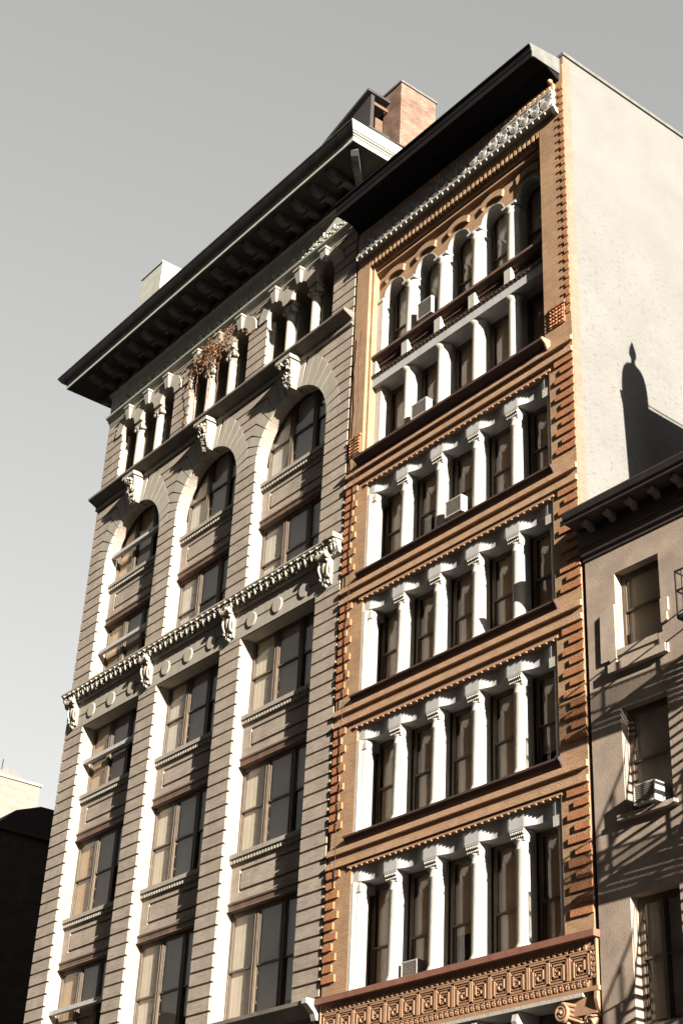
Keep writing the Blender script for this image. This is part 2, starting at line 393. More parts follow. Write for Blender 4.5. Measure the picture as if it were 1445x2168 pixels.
# spandrels, sills, lintels
def spandrel(x0, x1, zs, zl, zb):
    """zs sill top, zl lintel top, zb lintel bottom"""
    m = MB(); pz0, pz1 = zl+.24, zs-.42; px0, px1 = x0+.38, x1-.38
    m.box(x0, x1, .39, .6, zb+.02, zs-.05)
    m.box(x0, px0, .35, .391, zl, zs-.12); m.box(px1, x1, .35, .391, zl, zs-.12)
    m.box(px0, px1, .35, .391, pz1, zs-.12); m.box(px0, px1, .35, .391, zl, pz0)
    m.box(px0+.07, px1-.07, .345, .391, pz0+.07, pz1-.07)
    m.build('spandrel', M['buff'], G)
    s = MB().box(x0, x1, .235, .5, zs-.115, zs).build('window_sill', M['stone'], G)
    d = MB(); n = int((x1-x0)/.125)
    for i in range(n):
        xx = x0+.02+(x1-x0-.04)*i/n; d.box(xx, xx+.075, .27, .352, zs-.24, zs-.115)
    d.build('dentils', M['stone'], s)
    MB().xprof([(.30, zl), (.30, zl-.05), (.33, zl-.08), (.33, zb+.05), (.28, zb), (.5, zb), (.5, zl)], x0, x1).build('lintel', M['lintel'], G)
def pane_window(x0, x1, z0, z1, y, parent, cols=(1/3, 2/3), mw=.2, rail=.5, fr=.07, blind=None, bseed=0, frame_m='brownframe', glassy=True):
    rnd = random.Random(bseed)
    m = MB()
    m.box(x0, x0+fr, y, y+.12, z0, z1); m.box(x1-fr, x1, y, y+.12, z0, z1)
    m.box(x0+fr, x1-fr, y, y+.12, z1-fr*1.2, z1); m.box(x0+fr, x1-fr, y-.02, y+.12, z0, z0+fr)
    W = x1-x0; cuts = [x0+fr]
    for c in cols:
        cc = x0+W*c; m.box(cc-mw/2, cc+mw/2, y-.01, y+.07, z0+fr, z1-fr*1.2)
        m.box(cc-mw/2+.03, cc-mw/2+.07, y-.025, y-.009, z0+fr, z1-fr*1.2); m.box(cc+mw/2-.07, cc+mw/2-.03, y-.025, y-.009, z0+fr, z1-fr*1.2)
        cuts += [cc-mw/2, cc+mw/2]
    cuts.append(x1-fr)
    win = m.build('window', M[frame_m], parent)
    zr = z0+(z1-z0)*rail
    s = MB(); g = MB(); bl = MB(); bl2 = MB()
    for a, b in zip(cuts[::2], cuts[1::2]):
        t = .045
        for (za, zb, yy) in ((z0+fr, zr+.03, y+.036), (zr-.03, z1-fr*1.2, y+.005)):
            s.box(a, a+t, yy, yy+.03, za, zb); s.box(b-t, b, yy, yy+.03, za, zb)
            s.box(a+t, b-t, yy, yy+.03, za, za+t); s.box(a+t, b-t, yy, yy+.03, zb-t, zb)
            q_ = len(g.v); g.v += [(a+t, yy+.015, za+t), (b-t, yy+.015, za+t), (b-t, yy+.015, zb-t), (a+t, yy+.015, zb-t)]; g.face([q_, q_+1, q_+2, q_+3])
        if blind:
            k = rnd.random(); zb_ = z0+.05 if k < .82 else z0+(z1-z0)*rnd.uniform(.15, .5)
            # a hanging cloth with soft folds
            n = 9; P = [(a+.03+(b-a-.06)*i/n, y+.088+.0025*((i % 2)*2-1)*rnd.uniform(.3, 1)) for i in range(n+1)]
            P += [(p[0], p[1]+.006) for p in reversed(P)]
            bl.plan(P, zb_, z1-.05)
    s.build('sash', M[frame_m], win)
    g.build('pane', M['glass'], win)
    if blind: bl.build('blind', M[blind], win)
    return win
ROWS = [(9.5, 12.43), (13.91, 16.32), (17.77, 20.06)]
seed = 1
for i, (x0, x1) in enumerate(BAYS):
    spandrel(x0, x1, 17.77, 16.57, 16.32); spandrel(x0, x1, 13.91, 12.66, 12.43)
    spandrel(x0, x1, 25.12, 23.87, 23.62)
    for (a, b) in ROWS+[(21.2, 23.64), (25.1, 27.6)]:
        seed += 1
        pane_window(x0-.02, x1+.02, a, b, .46, G, blind='tanblind' if i == 0 else ('blind', 'greyblind')[(seed*7//3) % 2], bseed=seed)
# pale safety bars across the left bay
for z in (11.2, 18.85, 22.62, 26.15):
    MB().xprof([(.20, z-.06), (.20, z+.06), (.34, z+.06), (.34, z-.06)], BAYS[0][0]+.01, BAYS[0][1]-.01).build('safety_bar', M['greywhite'], G)
# low ledge under the first full storey
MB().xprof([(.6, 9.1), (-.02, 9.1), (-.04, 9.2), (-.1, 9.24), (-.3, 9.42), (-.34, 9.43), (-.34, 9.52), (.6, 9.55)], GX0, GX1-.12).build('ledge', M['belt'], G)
MB().xprof([(.1, 9.1), (-.08, 9.1), (-.14, 9.25), (-.34, 9.42), (-.38, 9.43), (-.38, 9.54), (.1, 9.55)], GX1-.12, GX1+.06).build('ledge_bracket', M['white'], G)
MB().box(GX0, GX1, .02, .9, 6.0, 9.1).build('lower_wall', M['stone'], G)
# medallion frieze + leaf cornice
m = MB(); m.box(GX0, GX1, .03, 1.0, 20.02, 20.90)
for a, b in ((20.04, 20.40), (20.45, 20.86)): m.box(GX0, GX1, 0, .031, a, b)
fr = m.build('medallion_frieze', M['stone'], G)
for i, (x0, x1) in enumerate(BAYS):
    c = (x0+x1)/2
    for dx in (-1.21, 0, 1.21):
        MB().lathe(c+dx, 0, [(.225, .02), (.225, -.025), (.215, -.033), (.20, -.035)], 28, 'y', 20.42).build('medallion', M['stone'], G)
m = MB()
m.xprof([(.2, 20.88), (-.02, 20.88), (-.02, 20.9), (-.10, 20.93), (-.12, 21.0), (-.17, 21.12), (-.24, 21.26), (-.30, 21.30), (-.30, 21.35), (.2, 21.40)], GX0-.06, GX1+.02)
n = 108
for i in range(n):
    x = GX0+.05+(GX1-GX0-.1)*i/n; m.ell((x+.03, -.085, 20.93), .038, .03, .03, 0, 6, 4)
m.box(GX1-.2, GX1+.06, -.36, .1, 21.28, 21.42)
cor = m.build('leaf_cornice', M['stone'], G)
m = MB(); n = 50; pit = (GX1-GX0)/n
rl = random.Random(4)
for i in range(n):
    x = GX0+pit*(i+.5)
    m.ell((x, -.20, 21.12), .055, .07, .15, 0, 7, 5); m.ell((x, -.27, 21.235), .07, .06, .04, 0, 7, 4)
    for s_ in (-1, 1):
        m.ell((x+s_*.085, -.20, 21.16), .036, .06, .11, s_*.45, 6, 4); m.ell((x+s_*.115, -.25, 21.235), .03, .05, .032, 0, 6, 4)
        m.ell((x+s_*.06, -.18, 21.03), .045, .05, .03, s_*.6, 6, 4)
    for q in range(11):
        zz = rl.uniform(20.96, 21.26); xx = x+rl.uniform(-pit/2, pit/2)
        m.ell((xx, -.13-.12*(zz-20.95)/.3-rl.uniform(0, .035), zz), rl.uniform(.018, .04), rl.uniform(.03, .05), rl.uniform(.02, .05), rl.uniform(-1.2, 1.2), 6, 4)
m.build('carved_leaves', M['stone'], cor)
def console(cx):
    k = MB()
    k.xprof([(.01, 20.12), (-.05, 20.16), (-.08, 20.3), (-.10, 20.55), (-.17, 20.8), (-.22, 20.98), (.01, 20.98)], cx-.19, cx+.19)
    k.lathe(0, -.20, [(.0, cx-.22), (.11, cx-.22), (.118, cx-.2), (.09, cx-.1), (.09, cx+.1), (.118, cx+.2), (.11, cx+.22), (.0, cx+.22)], 18, 'x', 20.95)
    k.lathe(0, -.20, [(.0, cx+.222), (.05, cx+.222), (.05, cx+.24), (0, cx+.24)], 12, 'x', 20.95)
    k.ell((cx, -.13, 20.62), .11, .07, .21, 0, 12, 8)
    for s_ in (-1, 1):
        pts = [(cx+s_*(.17+.03*sin(t*5)), -.12-.06*sin(t*3.1), 20.86-.5*t) for t in [q/10 for q in range(11)]]
        k.tube(pts, .035, 6); k.ell((cx+s_*.18, -.10, 20.34), .055, .06, .055, 0, 8, 5)
        k.ell((cx+s_*.08, -.07, 20.24), .04, .05, .10, s_*.5, 7, 5); k.ell((cx+s_*.13, -.18, 20.82), .05, .05, .08, s_*.6, 7, 5)
    k.ell((cx, -.05, 20.14), .05, .06, .07, 0, 8, 5); k.ell((cx, -.08, 20.30), .05, .05, .10, 0, 8, 5)
    k.ell((cx, -.24, 21.03), .09, .06, .07, 0, 8, 5)
    return k.build('console', M['stone'], G)
for (x0, x1) in PIERS: console((x0+x1)/2)
# belt under the top arcade
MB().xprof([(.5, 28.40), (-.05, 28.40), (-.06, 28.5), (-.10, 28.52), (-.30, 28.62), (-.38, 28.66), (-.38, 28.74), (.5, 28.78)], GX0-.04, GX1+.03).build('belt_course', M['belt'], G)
MB().xprof([(.1, 28.34), (-.06, 28.34), (-.075, 28.40), (.1, 28.401)], GX0-.02, GX1+.01).build('belt_fillet', M['stone'], G)
# top arcade
T0, TS = 28.76, 31.03
wall = MB(); stone = MB()
for i, (x0, x1) in enumerate(BAYS):
    xl, xr = edges[i], edges[i+1]
    ow = .86; step = ((x1-x0)-ow)/2; cs = [x0+ow/2+step*k for k in range(3)]
    r0 = ow/2
    P = [(xl, TS)]
    for c in cs: P += [(c-r0, TS)]+arc(c, TS, r0, 170, 10, 12)+[(c+r0, TS)]
    P += [(xr, TS), (xr, 31.9), (xl, 31.9)]
    wall.xz(P, .05, .8)
    wall.box(xl, x0, .05, 1.0, T0, TS); wall.box(x1, xr, .05, 1.0, T0, TS)
    for a, b in courses(28.8, 31.88):
        # grooved courses beside the arches
        zc = (a+b)/2
        h = 0.0 if zc < TS else math.sqrt(max(0, .93**2-(zc-TS)**2))
        wall.box(xl, (x0 if zc < TS else cs[0]-h), 0, .051, a, b); wall.box((x1 if zc < TS else cs[2]+h), xr, 0, .051, a, b)
    ro = .86; th = math.degrees(math.acos(step/2/ro))
    P = [(cs[0]-ro, TS)]+arc(cs[0], TS, ro, 178, th, 12)+arc(cs[1], TS, ro, 180-th-2, th, 8)+arc(cs[2], TS, ro, 180-th-2, 2, 12)+[(cs[2]+ro, TS)]
    for c in reversed(cs): P += [(c+r0, TS)]+arc(c, TS, r0, 10, 170, 12)+[(c-r0, TS)]
    P = [P[0]]+[p for p in P[1:]]
    # one archivolt per opening so that every outline stays simple
    for k, c in enumerate(cs):
        a_hi = 180 if k == 0 else 180-th; a_lo = 0 if k == 2 else th
        Q = arc(c, TS, ro, a_hi, a_lo, 16)
        if k < 2: Q.append((c+step/2, TS))
        Q += arc(c, TS, r0, 0, 180, 14)
        if k > 0: Q.append((c-step/2, TS))
        stone.xz(Q, -.05, .049)
        # keystone
        kk = MB(); kk.prism([(-.11, 31.42), (-.19, 31.86), (.02, 31.86), (.02, 31.42)], lambda p, q, c=c: (c+(-1, 1)[q]*(.09+.13*(p[1]-31.42)), p[0], p[1]))
        kk.box(c-.18, c+.18, -.22, .02, 31.86, 31.93); kk.build('keystone', M['stone'], G)
    # little columns with scrolled capitals
    for k in range(2):
        c = (cs[k]+cs[k+1])/2
        q = MB(); q.box(c-.2, c+.2, .28, .9, T0, TS); q.box(c-.23, c+.23, .04, .3, 30.93, TS+.001)
        q.lathe(c, .17, [(.19, T0), (.19, T0+.1), (.15, T0+.14), (.15, 30.5), (.135, 30.62)], 16)
        q.box(c-.2, c+.2, .0, .28, 30.78, 30.93)
        q.lathe(c, .17, [(.14, 30.6), (.16, 30.64), (.16, 30.7), (.19, 30.8)], 16)
        for s_ in (-1, 1): q.lathe(c+s_*.19, 0, [(.02, .0), (.085, .0), (.085, .3), (.02, .3)], 12, 'y', 30.78)
        q.build('colonnette', M['stone'], G)
    for k, c in enumerate(cs):
        pane_window(c-r0-.01, c+r0+.01, T0, 31.5, .7, G, cols=(), rail=.45, frame_m='brownframe', blind='darkblind' if (i+k) % 3 else None, bseed=90+i*3+k)
    for s_, xx in ((-1, x0), (1, x1)):   # half columns at the jambs
        q = MB(); q.box(min(xx, xx-s_*.02), max(xx, xx-s_*.02), .2, .6, T0, TS)
        q.lathe(xx+s_*(-.03), .30, [(.08, T0), (.08, TS)], 10); q.build('colonnette', M['stone'], G)
wall.build('arcade_wall', M['buff'], G); stone.build('archivolts', M['stone'], G)
# entablature
MB().xprof([(.8, 31.9), (-.02, 31.9), (-.02, 31.97), (-.07, 32.0), (-.08, 32.06), (-.18, 32.12), (-.20, 32.18), (.8, 32.2)], GX0, GX1+.03).build('architrave', M['pale'], G)
m = MB(); m.box(GX0, GX1, -.04, 1.2, 32.2, 33.62); m.xprof([(-.039, 33.06), (-.07, 33.08), (-.09, 33.14), (-.15, 33.18), (-.15, 33.22), (-.039, 33.25)], GX0-.05, GX1+.05)
frz = m.build('ornate_frieze', M['pale'], G)
m = MB(); n = 26
for i in range(n):
    cx = GX0+.3+(GX1-GX0-.6)*(i+.5)/n
    for s_ in (-1, 1):
        pts = [(cx+s_*.12+s_*(.11*(1-t*.75))*cos(t*7.5+.5), 32.5+(.11*(1-t*.75))*sin(t*7.5+.5)) for t in [q/14 for q in range(15)]]
        m.rib(pts, .032, -.09, -.035)
        m.ell((cx+s_*.22, -.05, 32.38), .03, .04, .09, s_*.7, 6, 4)
    m.ell((cx, -.06, 32.6), .04, .05, .11, 0, 7, 5); m.ell((cx, -.06, 32.37), .06, .04, .05, 0, 7, 5)
m.box(GX0, GX1, -.07, -.04, 32.2, 32.27)
m.build('scroll_ornament', M['pale'], frz)
# crowning cornice, returning round both corners
def ring(pts, wrap=True):
    """profile (outward distance, z) swept along the front and back along both sides"""
    m = MB(); n = len(pts)
    path = [lambda d: (GX0-d, 10.0), lambda d: (GX0-d, -d), lambda d: (GX1+d, -d), lambda d: (GX1+d, 10.0)]
    if not wrap: path = path[1:3]
    for fn in path:
        for d, z in pts: x, y = fn(d); m.v.append((x, y, z))
    for j in range(len(path)-1):
        for i in range(n): m.face([j*n+i, j*n+(i+1) % n, (j+1)*n+(i+1) % n, (j+1)*n+i])
    m.face(list(range(n))); k = (len(path)-1)*n; m.face([k+i for i in reversed(range(n))])
    return m
upper = [(1.33, 33.79), (1.36, 33.83), (1.39, 33.832), (1.42, 33.87), (1.44, 33.872), (1.50, 33.95), (1.565, 34.05), (1.575, 34.055), (1.575, 34.10)]
ring([(-.3, 33.66), (1.27, 33.66), (1.27, 33.61), (1.30, 33.61), (1.30, 33.785)]+upper+[(-.3, 34.3)]).build('cornice', M['pale'], G)
ring([(1.20, 33.79)]+[(d+.006, z) for d, z in upper]+[(1.2, 34.15)], False).build('shaded_cyma', M['cymashade'], G)  # thin skin over the front cyma, holding its painted shade
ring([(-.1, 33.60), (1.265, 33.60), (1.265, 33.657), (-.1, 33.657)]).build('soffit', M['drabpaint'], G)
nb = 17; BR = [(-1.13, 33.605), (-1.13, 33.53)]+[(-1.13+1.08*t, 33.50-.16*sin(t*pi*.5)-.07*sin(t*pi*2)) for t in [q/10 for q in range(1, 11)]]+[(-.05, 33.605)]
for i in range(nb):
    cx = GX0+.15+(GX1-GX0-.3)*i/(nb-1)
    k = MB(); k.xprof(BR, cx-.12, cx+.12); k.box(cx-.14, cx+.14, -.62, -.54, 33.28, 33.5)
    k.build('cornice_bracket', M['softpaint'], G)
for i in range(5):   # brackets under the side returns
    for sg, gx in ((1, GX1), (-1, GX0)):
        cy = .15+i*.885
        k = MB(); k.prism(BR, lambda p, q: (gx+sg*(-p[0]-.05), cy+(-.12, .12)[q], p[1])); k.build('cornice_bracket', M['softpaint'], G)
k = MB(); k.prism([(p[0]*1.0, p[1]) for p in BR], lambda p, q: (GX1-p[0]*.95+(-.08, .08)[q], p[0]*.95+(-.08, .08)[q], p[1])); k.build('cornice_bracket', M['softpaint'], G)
# roof edge sheet, attic house, chimneys
MB().xprof([(-1.55, 34.14), (1.5, 34.40), (1.5, 34.36), (-1.55, 34.11)], GX0-1.5, GX1+1.5).build('roof_flashing', M['roof'], G)
MB().box(GX0, GX1, 1.3, 24, 33.91, 34.2).build('roof', M['roof'], G)
A = MB(); ax = -8.5
A.xz([(-14.5, 33.8), (-14.5, 34.6), (-11.3, 36.4), (-10.3, 37.0), (-9.5, 37.45), (ax, 37.62), (ax, 33.8)], .32, .45)
A.box(-14.5, ax-.35, .45, 6, 33.7, 36.2); A.xz([(-14.6, 35.5), (-10.3, 37.05), (ax+.06, 37.62), (ax+.06, 37.72), (-10.4, 37.15), (-14.6, 35.6)], .15, 6)
at = A.build('attic_house', M['roof'], G)
m = MB(); m.box(ax-.34, ax-.3, .75, 1.6, 36.0, 37.1); m.box(ax-.1, ax-.05, .35, 1.4, 37.3, 37.42); m.build('plywood_panel', M['plywood'], at)
m = MB()
for i in range(5): m.box(ax-.2, ax+.12, .2+.0*i, 3, 35.35+.17*i, 35.43+.17*i)
m.box(ax-.25, ax-.2, .2, 3, 35.3, 36.2); m.build('louvre', M['drabpaint'], at)
m = MB(); bx, by = -7.9, 1.04
m.box(bx-.86, bx, by, by+1.42, 33, 38.12)
ch = m.build('chimney', M['redbrick'], G)
m = MB(); m.box(bx-.90, bx+.04, by-.04, by+1.47, 38.12, 38.2); m.build('chimney_cap', M['zinc'], ch)
m = MB(); m.box(-22.0, -20.55, .12, 1.0, 33.4, 38.2); ch = m.build('chimney', M['pale'], G)
m = MB(); m.box(-22.04, -20.52, .08, 1.04, 38.2, 38.27); m.build('chimney_cap', M['pale'], ch)

# ================================================================== ORANGE BUILDING
O = empty('brick_building', (-4.1, 0, 0), 'narrow orange brick building with rows of white columns and a black metal cornice', 'building')
OX0, OX1 = -8.31, 0.0
XL, XR = -7.42, -0.77
BP = (XR-XL)/5
m = MB(); m.box(OX0, -.02, 1.15, 24, 0, 32.15); m.build('body', M['darkbrick'], O)
MB().box(XL-.3, XR+.1, 1.05, 1.12, 0, 31).build('interior_wall', M['room'], O)
MB().box(-.02, 0.0, .27, 24, 0, 32.2).build('side_wall', M['whitewash'], O)
m = MB(); m.box(-.3, .004, .02, .269, 8.3, 32.3); m.build('corner_brickwork', M['tanbrick'], O)
MB().box(-.35, .05, .0, 24, 32.2, 32.3).build('coping', M['zinc'], O)
SILL = [9.52, 13.10, 16.61, 19.97, 23.42]
HEAD = [12.35, 15.77, 19.2, 22.57]
# side strips and the bands between storeys
m = MB()
m.box(OX0, XL, 0, 1.1, 9.5, 23.4); m.box(XR, -.005, 0, 1.1, 9.5, 23.4)
for i in range(4): m.box(XL, XR, 0, 1.1, HEAD[i], SILL[i+1]-.05)
m.build('front_wall', M['orange'], O)
# terracotta courses and quoins
def quoin_z(i): return SILL[i]
for i in range(4):
    zt = SILL[i+1]
    b = MB(); top = [zt-.22, zt-.53]
    for z in top: b.box(OX0, -.0+.006, -.075, .001, z-.13, z)
    b.build('terracotta_band', M['terralight'], O)
    zlo = SILL[i]+(.2 if i == 0 else .12); zhi = zt-.72; n = int((zhi-zlo)/.236); k = 0; z = zhi
    q = MB(); q2 = MB()
    while z-.15 > zlo:
        wide = k % 2 == 0
        q.box(-.58 if wide else -.40, .006, -.04, .001, z-.14, z)
        xr = -7.83 if wide else -7.98
        q2.box(OX0+.01, xr+random.uniform(-.02, .02), -.055+random.uniform(0, .02), .001, z-.155, z)
        z -= .236; k += 1
    q.build('quoins', M['terra'], O); q2.build('quoins', M['terra'], O)
# small quoins beside the top storey
q = MB(); z = 31.2
while z > 23.9:
    q.box(-.27, -.02, -.022, .001, z-.06, z); q.box(-.14, -.02, -.022, .001, z-.15, z-.06); z -= .255
q.build('quoins', M['terra'], O)
# bead rows and head mouldings
for i in range(4):
    b = MB(); z = HEAD[i]; n = 34
    b.box(XL-.12, XR+.05, -.035, .001, z+.0, z+.06)
    for k in range(n):
        x = XL-.1+(XR-XL+.12)*(k+.5)/n; b.box(x-.02, x+.02, -.045, .02, z-.035, z+.001)
    b.build('bead_moulding', M['terrasmooth'], O)
# sills
for i in range(1, 4):
    z = SILL[i]; e = .05
    b = MB(); b.xprof([(.5, z-.2), (.0, z-.2), (-.01, z-.16), (-.05, z-.13), (-.10, z-.05), (-.135, z-.045), (-.135, z), (.5, z+.01)], XL-.22, XR+.06)
    b.xprof([(.02, z-.26), (-.04, z-.22), (-.10, z-.11), (-.15, z-.06), (-.15, z+.005), (.02, z+.01)], XR+.061, XR+.10)
    b.build('window_sill', M['darkledge'], O)
# columns
def column_mesh(cx, cy, z0, zc, rad, half=False):
    """base, plain shaft, necking rings"""
    k = MB()
    k.lathe(cx, cy, [(rad*1.32, z0), (rad*1.32, z0+.05), (rad*1.22, z0+.08), (rad*1.25, z0+.12), (rad*1.1, z0+.16), (rad*1.02, z0+.19), (rad, z0+.22),
                     (rad*.95, zc-.42), (rad*1.04, zc-.41), (rad*1.04, zc-.38), (rad*.96, zc-.37), (rad*.96, zc-.23), (rad*1.05, zc-.22), (rad*1.05, zc-.2), (rad*.97, zc-.19), (rad*.97, zc-.1)], 22)
    return k
for i in range(4):
    z0 = SILL[i]; z1 = HEAD[i]; zc = z1-.36      # zc top of capital
    # pilaster against the left jamb and pier backs
    k = MB(); k.box(XL-.0, XL+.10, .0+.004, .5, z0, zc); k.lathe(XL+.12, .24, [(.2, z0), (.2, z0+.12), (.15, z0+.2), (.15, zc-.2), (.2, zc)], 18)
    k.box(XL, XL+.26, .07, .5, zc-.22, zc); k.build('pilaster', M['white'], O)
    k = MB(); k.box(XR-.10, XR, .10, .5, z0, zc); k.lathe(XR-.12, .24, [(.2, z0), (.2, z0+.12), (.15, z0+.2), (.15, zc-.2), (.2, zc)], 18)
    k.box(XR-.26, XR, .02, .5, zc-.22, zc); k.build('pilaster', M['white'], O)
    for c in range(1, 5):
        cx = XL+BP*c
        k = column_mesh(cx, .25, z0, zc-.0, .162)
        k.box(cx-.11, cx+.11, .30, .5, z0, zc)
        ob = k.build('column', M['white'], O)
        k = MB()   # flaring block capital, carved on the front
        for (h0, h1, w0, w1, f0, f1) in ((zc-.24, zc-.17, .155, .17, .12, .10), (zc-.17, zc-.04, .17, .20, .10, .06), (zc-.04, zc, .21, .21, .05, .05)):
            b = len(k.v)
            for (hh, ww, ff) in ((h0, w0, f0), (h1, w1, f1)): k.v += [(cx-ww, ff, hh), (cx+ww, ff, hh), (cx+ww, .36, hh), (cx-ww, .36, hh)]
            for q in ((0, 1, 5, 4), (1, 2, 6, 5), (2, 3, 7, 6), (3, 0, 4, 7), (0, 3, 2, 1), (4, 5, 6, 7)): k.face([b+t for t in q])
        for q in range(7):
            xx = cx-.17+.34*q/6; k.ell((xx, .065, zc-.085), .022, .03, .035, .4, 6, 4); k.ell((xx, .095, zc-.16), .02, .03, .03, -.4, 6, 4)
        k.build('capital', M['white'], ob)
    # wavy lintel in plan, swelling forward over every column
    P = []; n = 90; x_a, x_b = XL, XR
    def yy(x):
        d = abs(((x-XL)/BP+.5) % 1-.5)*BP    # distance to nearest column axis
        if d < .2: return .045
        t = min(1, (d-.2)/.38); return .045+.10*(t*t*(3-2*t))
    xs = sorted(set([x_a+(x_b-x_a)*j/n for j in range(n+1)]+[XL+BP*c+s_*.2 for c in range(1, 5) for s_ in (-1, 1)]))
    P = [(x, yy(x)) for x in xs]+[(x_b, .5), (x_a, .5)]
    k = MB(); k.plan(P, zc, z1-.0)
    k.build('lintel', M['greywhite'], O)
    for c in range(5):
        xa, xb = XL+BP*c+.17, XL+BP*(c+1)-.17
        pane_window(xa, xb, z0+.0, zc+.02, .5, O, cols=(), rail=.5 if i else .42, fr=.075, blind='darkblind', bseed=300+i*7+c)
# ---- top storey
TX0, TX1 = -7.74, -.88
m = MB(); m.box(OX0, TX0, 0, 1.1, 23.4, 30.5); m.box(TX1, -.005, 0, 1.1, 23.4, 30.5); m.box(TX0, TX1, 0, 1.1, 30.17, 30.5)
m.box(OX0, -.005, 0.001, 1.1, 30.5, 31.9)
m.build('top_wall', M['orange'], O)
m = MB(); m.box(TX0, TX0+.1, .09, 1.0, 23.4, 30.169); m.box(TX1-.04, TX1, .14, 1.0, 23.4, 30.169); m.box(TX0+.1, TX1-.04, .12, 1.0, 29.88, 30.169)
n = 42
for k in range(n):
    x = TX0+(TX1-TX0)*(k+.5)/n; m.box(x-.045, x+.045, -.0, .121, 30.0, 30.171)
m.build('dentil_frame', M['orange'], O)
B0 = -7.62; B1 = -.95; TP = (B1-B0)/5
m = MB(); m.xprof([(.3, 29.66), (.25, 29.66), (.24, 29.70), (.17, 29.74), (.17, 29.80), (.3, 29.82)], B0, B1+.03); m.build('moulding', M['terrasmooth'], O)
# arched wall
SP = 28.80; AO = .455
m = MB(); P = [(B0, SP)]
st = MB()
for c in range(5):
    cc = B0+TP*(c+.5); P += [(cc-AO, SP)]+arc(cc, SP, AO, 170, 10, 14)+[(cc+AO, SP)]
    k = MB(); Q = arc(cc+.03, SP, .80, 122, 58, 12)+arc(cc+.03, SP+.02, .60, 50, 130, 14); k.xz(Q, .225, .3)
    k.build('hood_moulding', M['orange'], O)
    # white intrados
    Q = arc(cc, SP, AO, 180, 0, 18)+arc(cc, SP, AO-.025, 0, 180, 18); st.xz(Q, .29, .68)
P += [(B1, SP), (B1, 29.88), (B0, 29.88)]
m.xz(P, .3, .7)
m.build('arch_wall', M['orange'], O); st.build('arch_lining', M['white'], O)
for c in range(0, 6):
    cx = B0+TP*c
    if c in (0, 5):
        k = MB(); xa, xb = (cx, cx+.2) if c == 0 else (cx-.2, cx); k.box(xa, xb, .27, .7, 26.8, SP); k.box(xa-.0, xb+.02*(c == 0), .24, .7, SP-.1, SP-.001)
        k.build('pilaster', M['white'], O)
    else:
        k = MB(); k.lathe(cx, .44, [(.23, 26.8), (.23, 26.88), (.2, 26.92), (.195, 28.5), (.215, 28.52), (.215, 28.56), (.2, 28.58), (.2, 28.66), (.24, 28.74)], 20)
        k.box(cx-.215, cx+.215, .46, .7, 26.8, SP-.001); k.box(cx-.25, cx+.25, .22, .7, SP-.07, SP-.001)
        k.build('column', M['white'], O)
for c in range(5):
    cc = B0+TP*(c+.5); pane_window(cc-AO-.0, cc+AO, 26.75, 29.3, .68, O, cols=(), rail=.42, fr=.06, blind='blind' if c != 2 else 'darkblind', bseed=500+c)
# spandrel band under the arches
m = MB(); m.box(B0, B1, .34, 1.0, 26.1, 26.78); m.build('spandrel', M['orange'], O)
m = MB(); m.xprof([(.7, 26.62), (.20, 26.62), (.18, 26.66), (.14, 26.70), (.10, 26.72), (.10, 26.80), (.7, 26.80)], B0-.05, B1); 
m.build('arcade_sill', M['lintel'], O)
m = MB(); m.box(B0+.03, B1-.03, .27, .341, 26.54, 26.6)
for k in range(80):
    x = B0+.05+(B1-B0-.1)*k/80; m.box(x, x+.04, .26, .341, 26.48, 26.54)
m.build('dentils', M['darkledge'], O)
for c in range(0, 6):
    cx = B0+TP*c; m = MB(); a, b = max(cx-.12, B0), min(cx+.12, B1); m.box(a, b, .16, .341, 26.12, 26.615); m.build('divider', M['white'], O)
# lower colonnade
m = MB(); m.xprof([(1.0, 25.80), (.17, 25.80), (.17, 26.08), (.15, 26.085), (.15, 26.115), (1.0, 26.12)], B0-.02, B1+.02); m.build('beam', M['greywhite'], O)
m = MB(); m.xprof([(.345, 26.121), (.125, 26.121), (.12, 26.15), (.20, 26.16), (.345, 26.17)], B0-.04, B1+.02)
for k in range(46): m.box(B0+(B1-B0)*k/46, B0+(B1-B0)*k/46+.05, .12, .148, 26.09, 26.122)
m.build('moulding', M['darkledge'], O)
for c in range(0, 6):
    cx = B0+TP*c
    k = MB()
    if c in (0, 5):
        xa, xb = (cx-.02, cx+.22) if c == 0 else (cx-.2, cx+.02); k.box(xa, xb, .3, .75, 23.5, 25.799); k.build('pilaster', M['white'], O)
    else:
        k.lathe(cx, .42, [(.21, 23.5), (.21, 23.56), (.18, 23.6), (.175, 25.6), (.19, 25.66), (.24, 25.72), (.25, 25.799)], 22); k.box(cx-.16, cx+.16, .5, .75, 23.5, 25.799)
        k.build('column', M['white'], O)
for c in range(5):
    cc = B0+TP*(c+.5); pane_window(cc-AO-.06, cc+AO+.06, 23.45, 25.81, .68, O, cols=(), rail=.42, fr=.08, blind='darkblind', bseed=600+c)
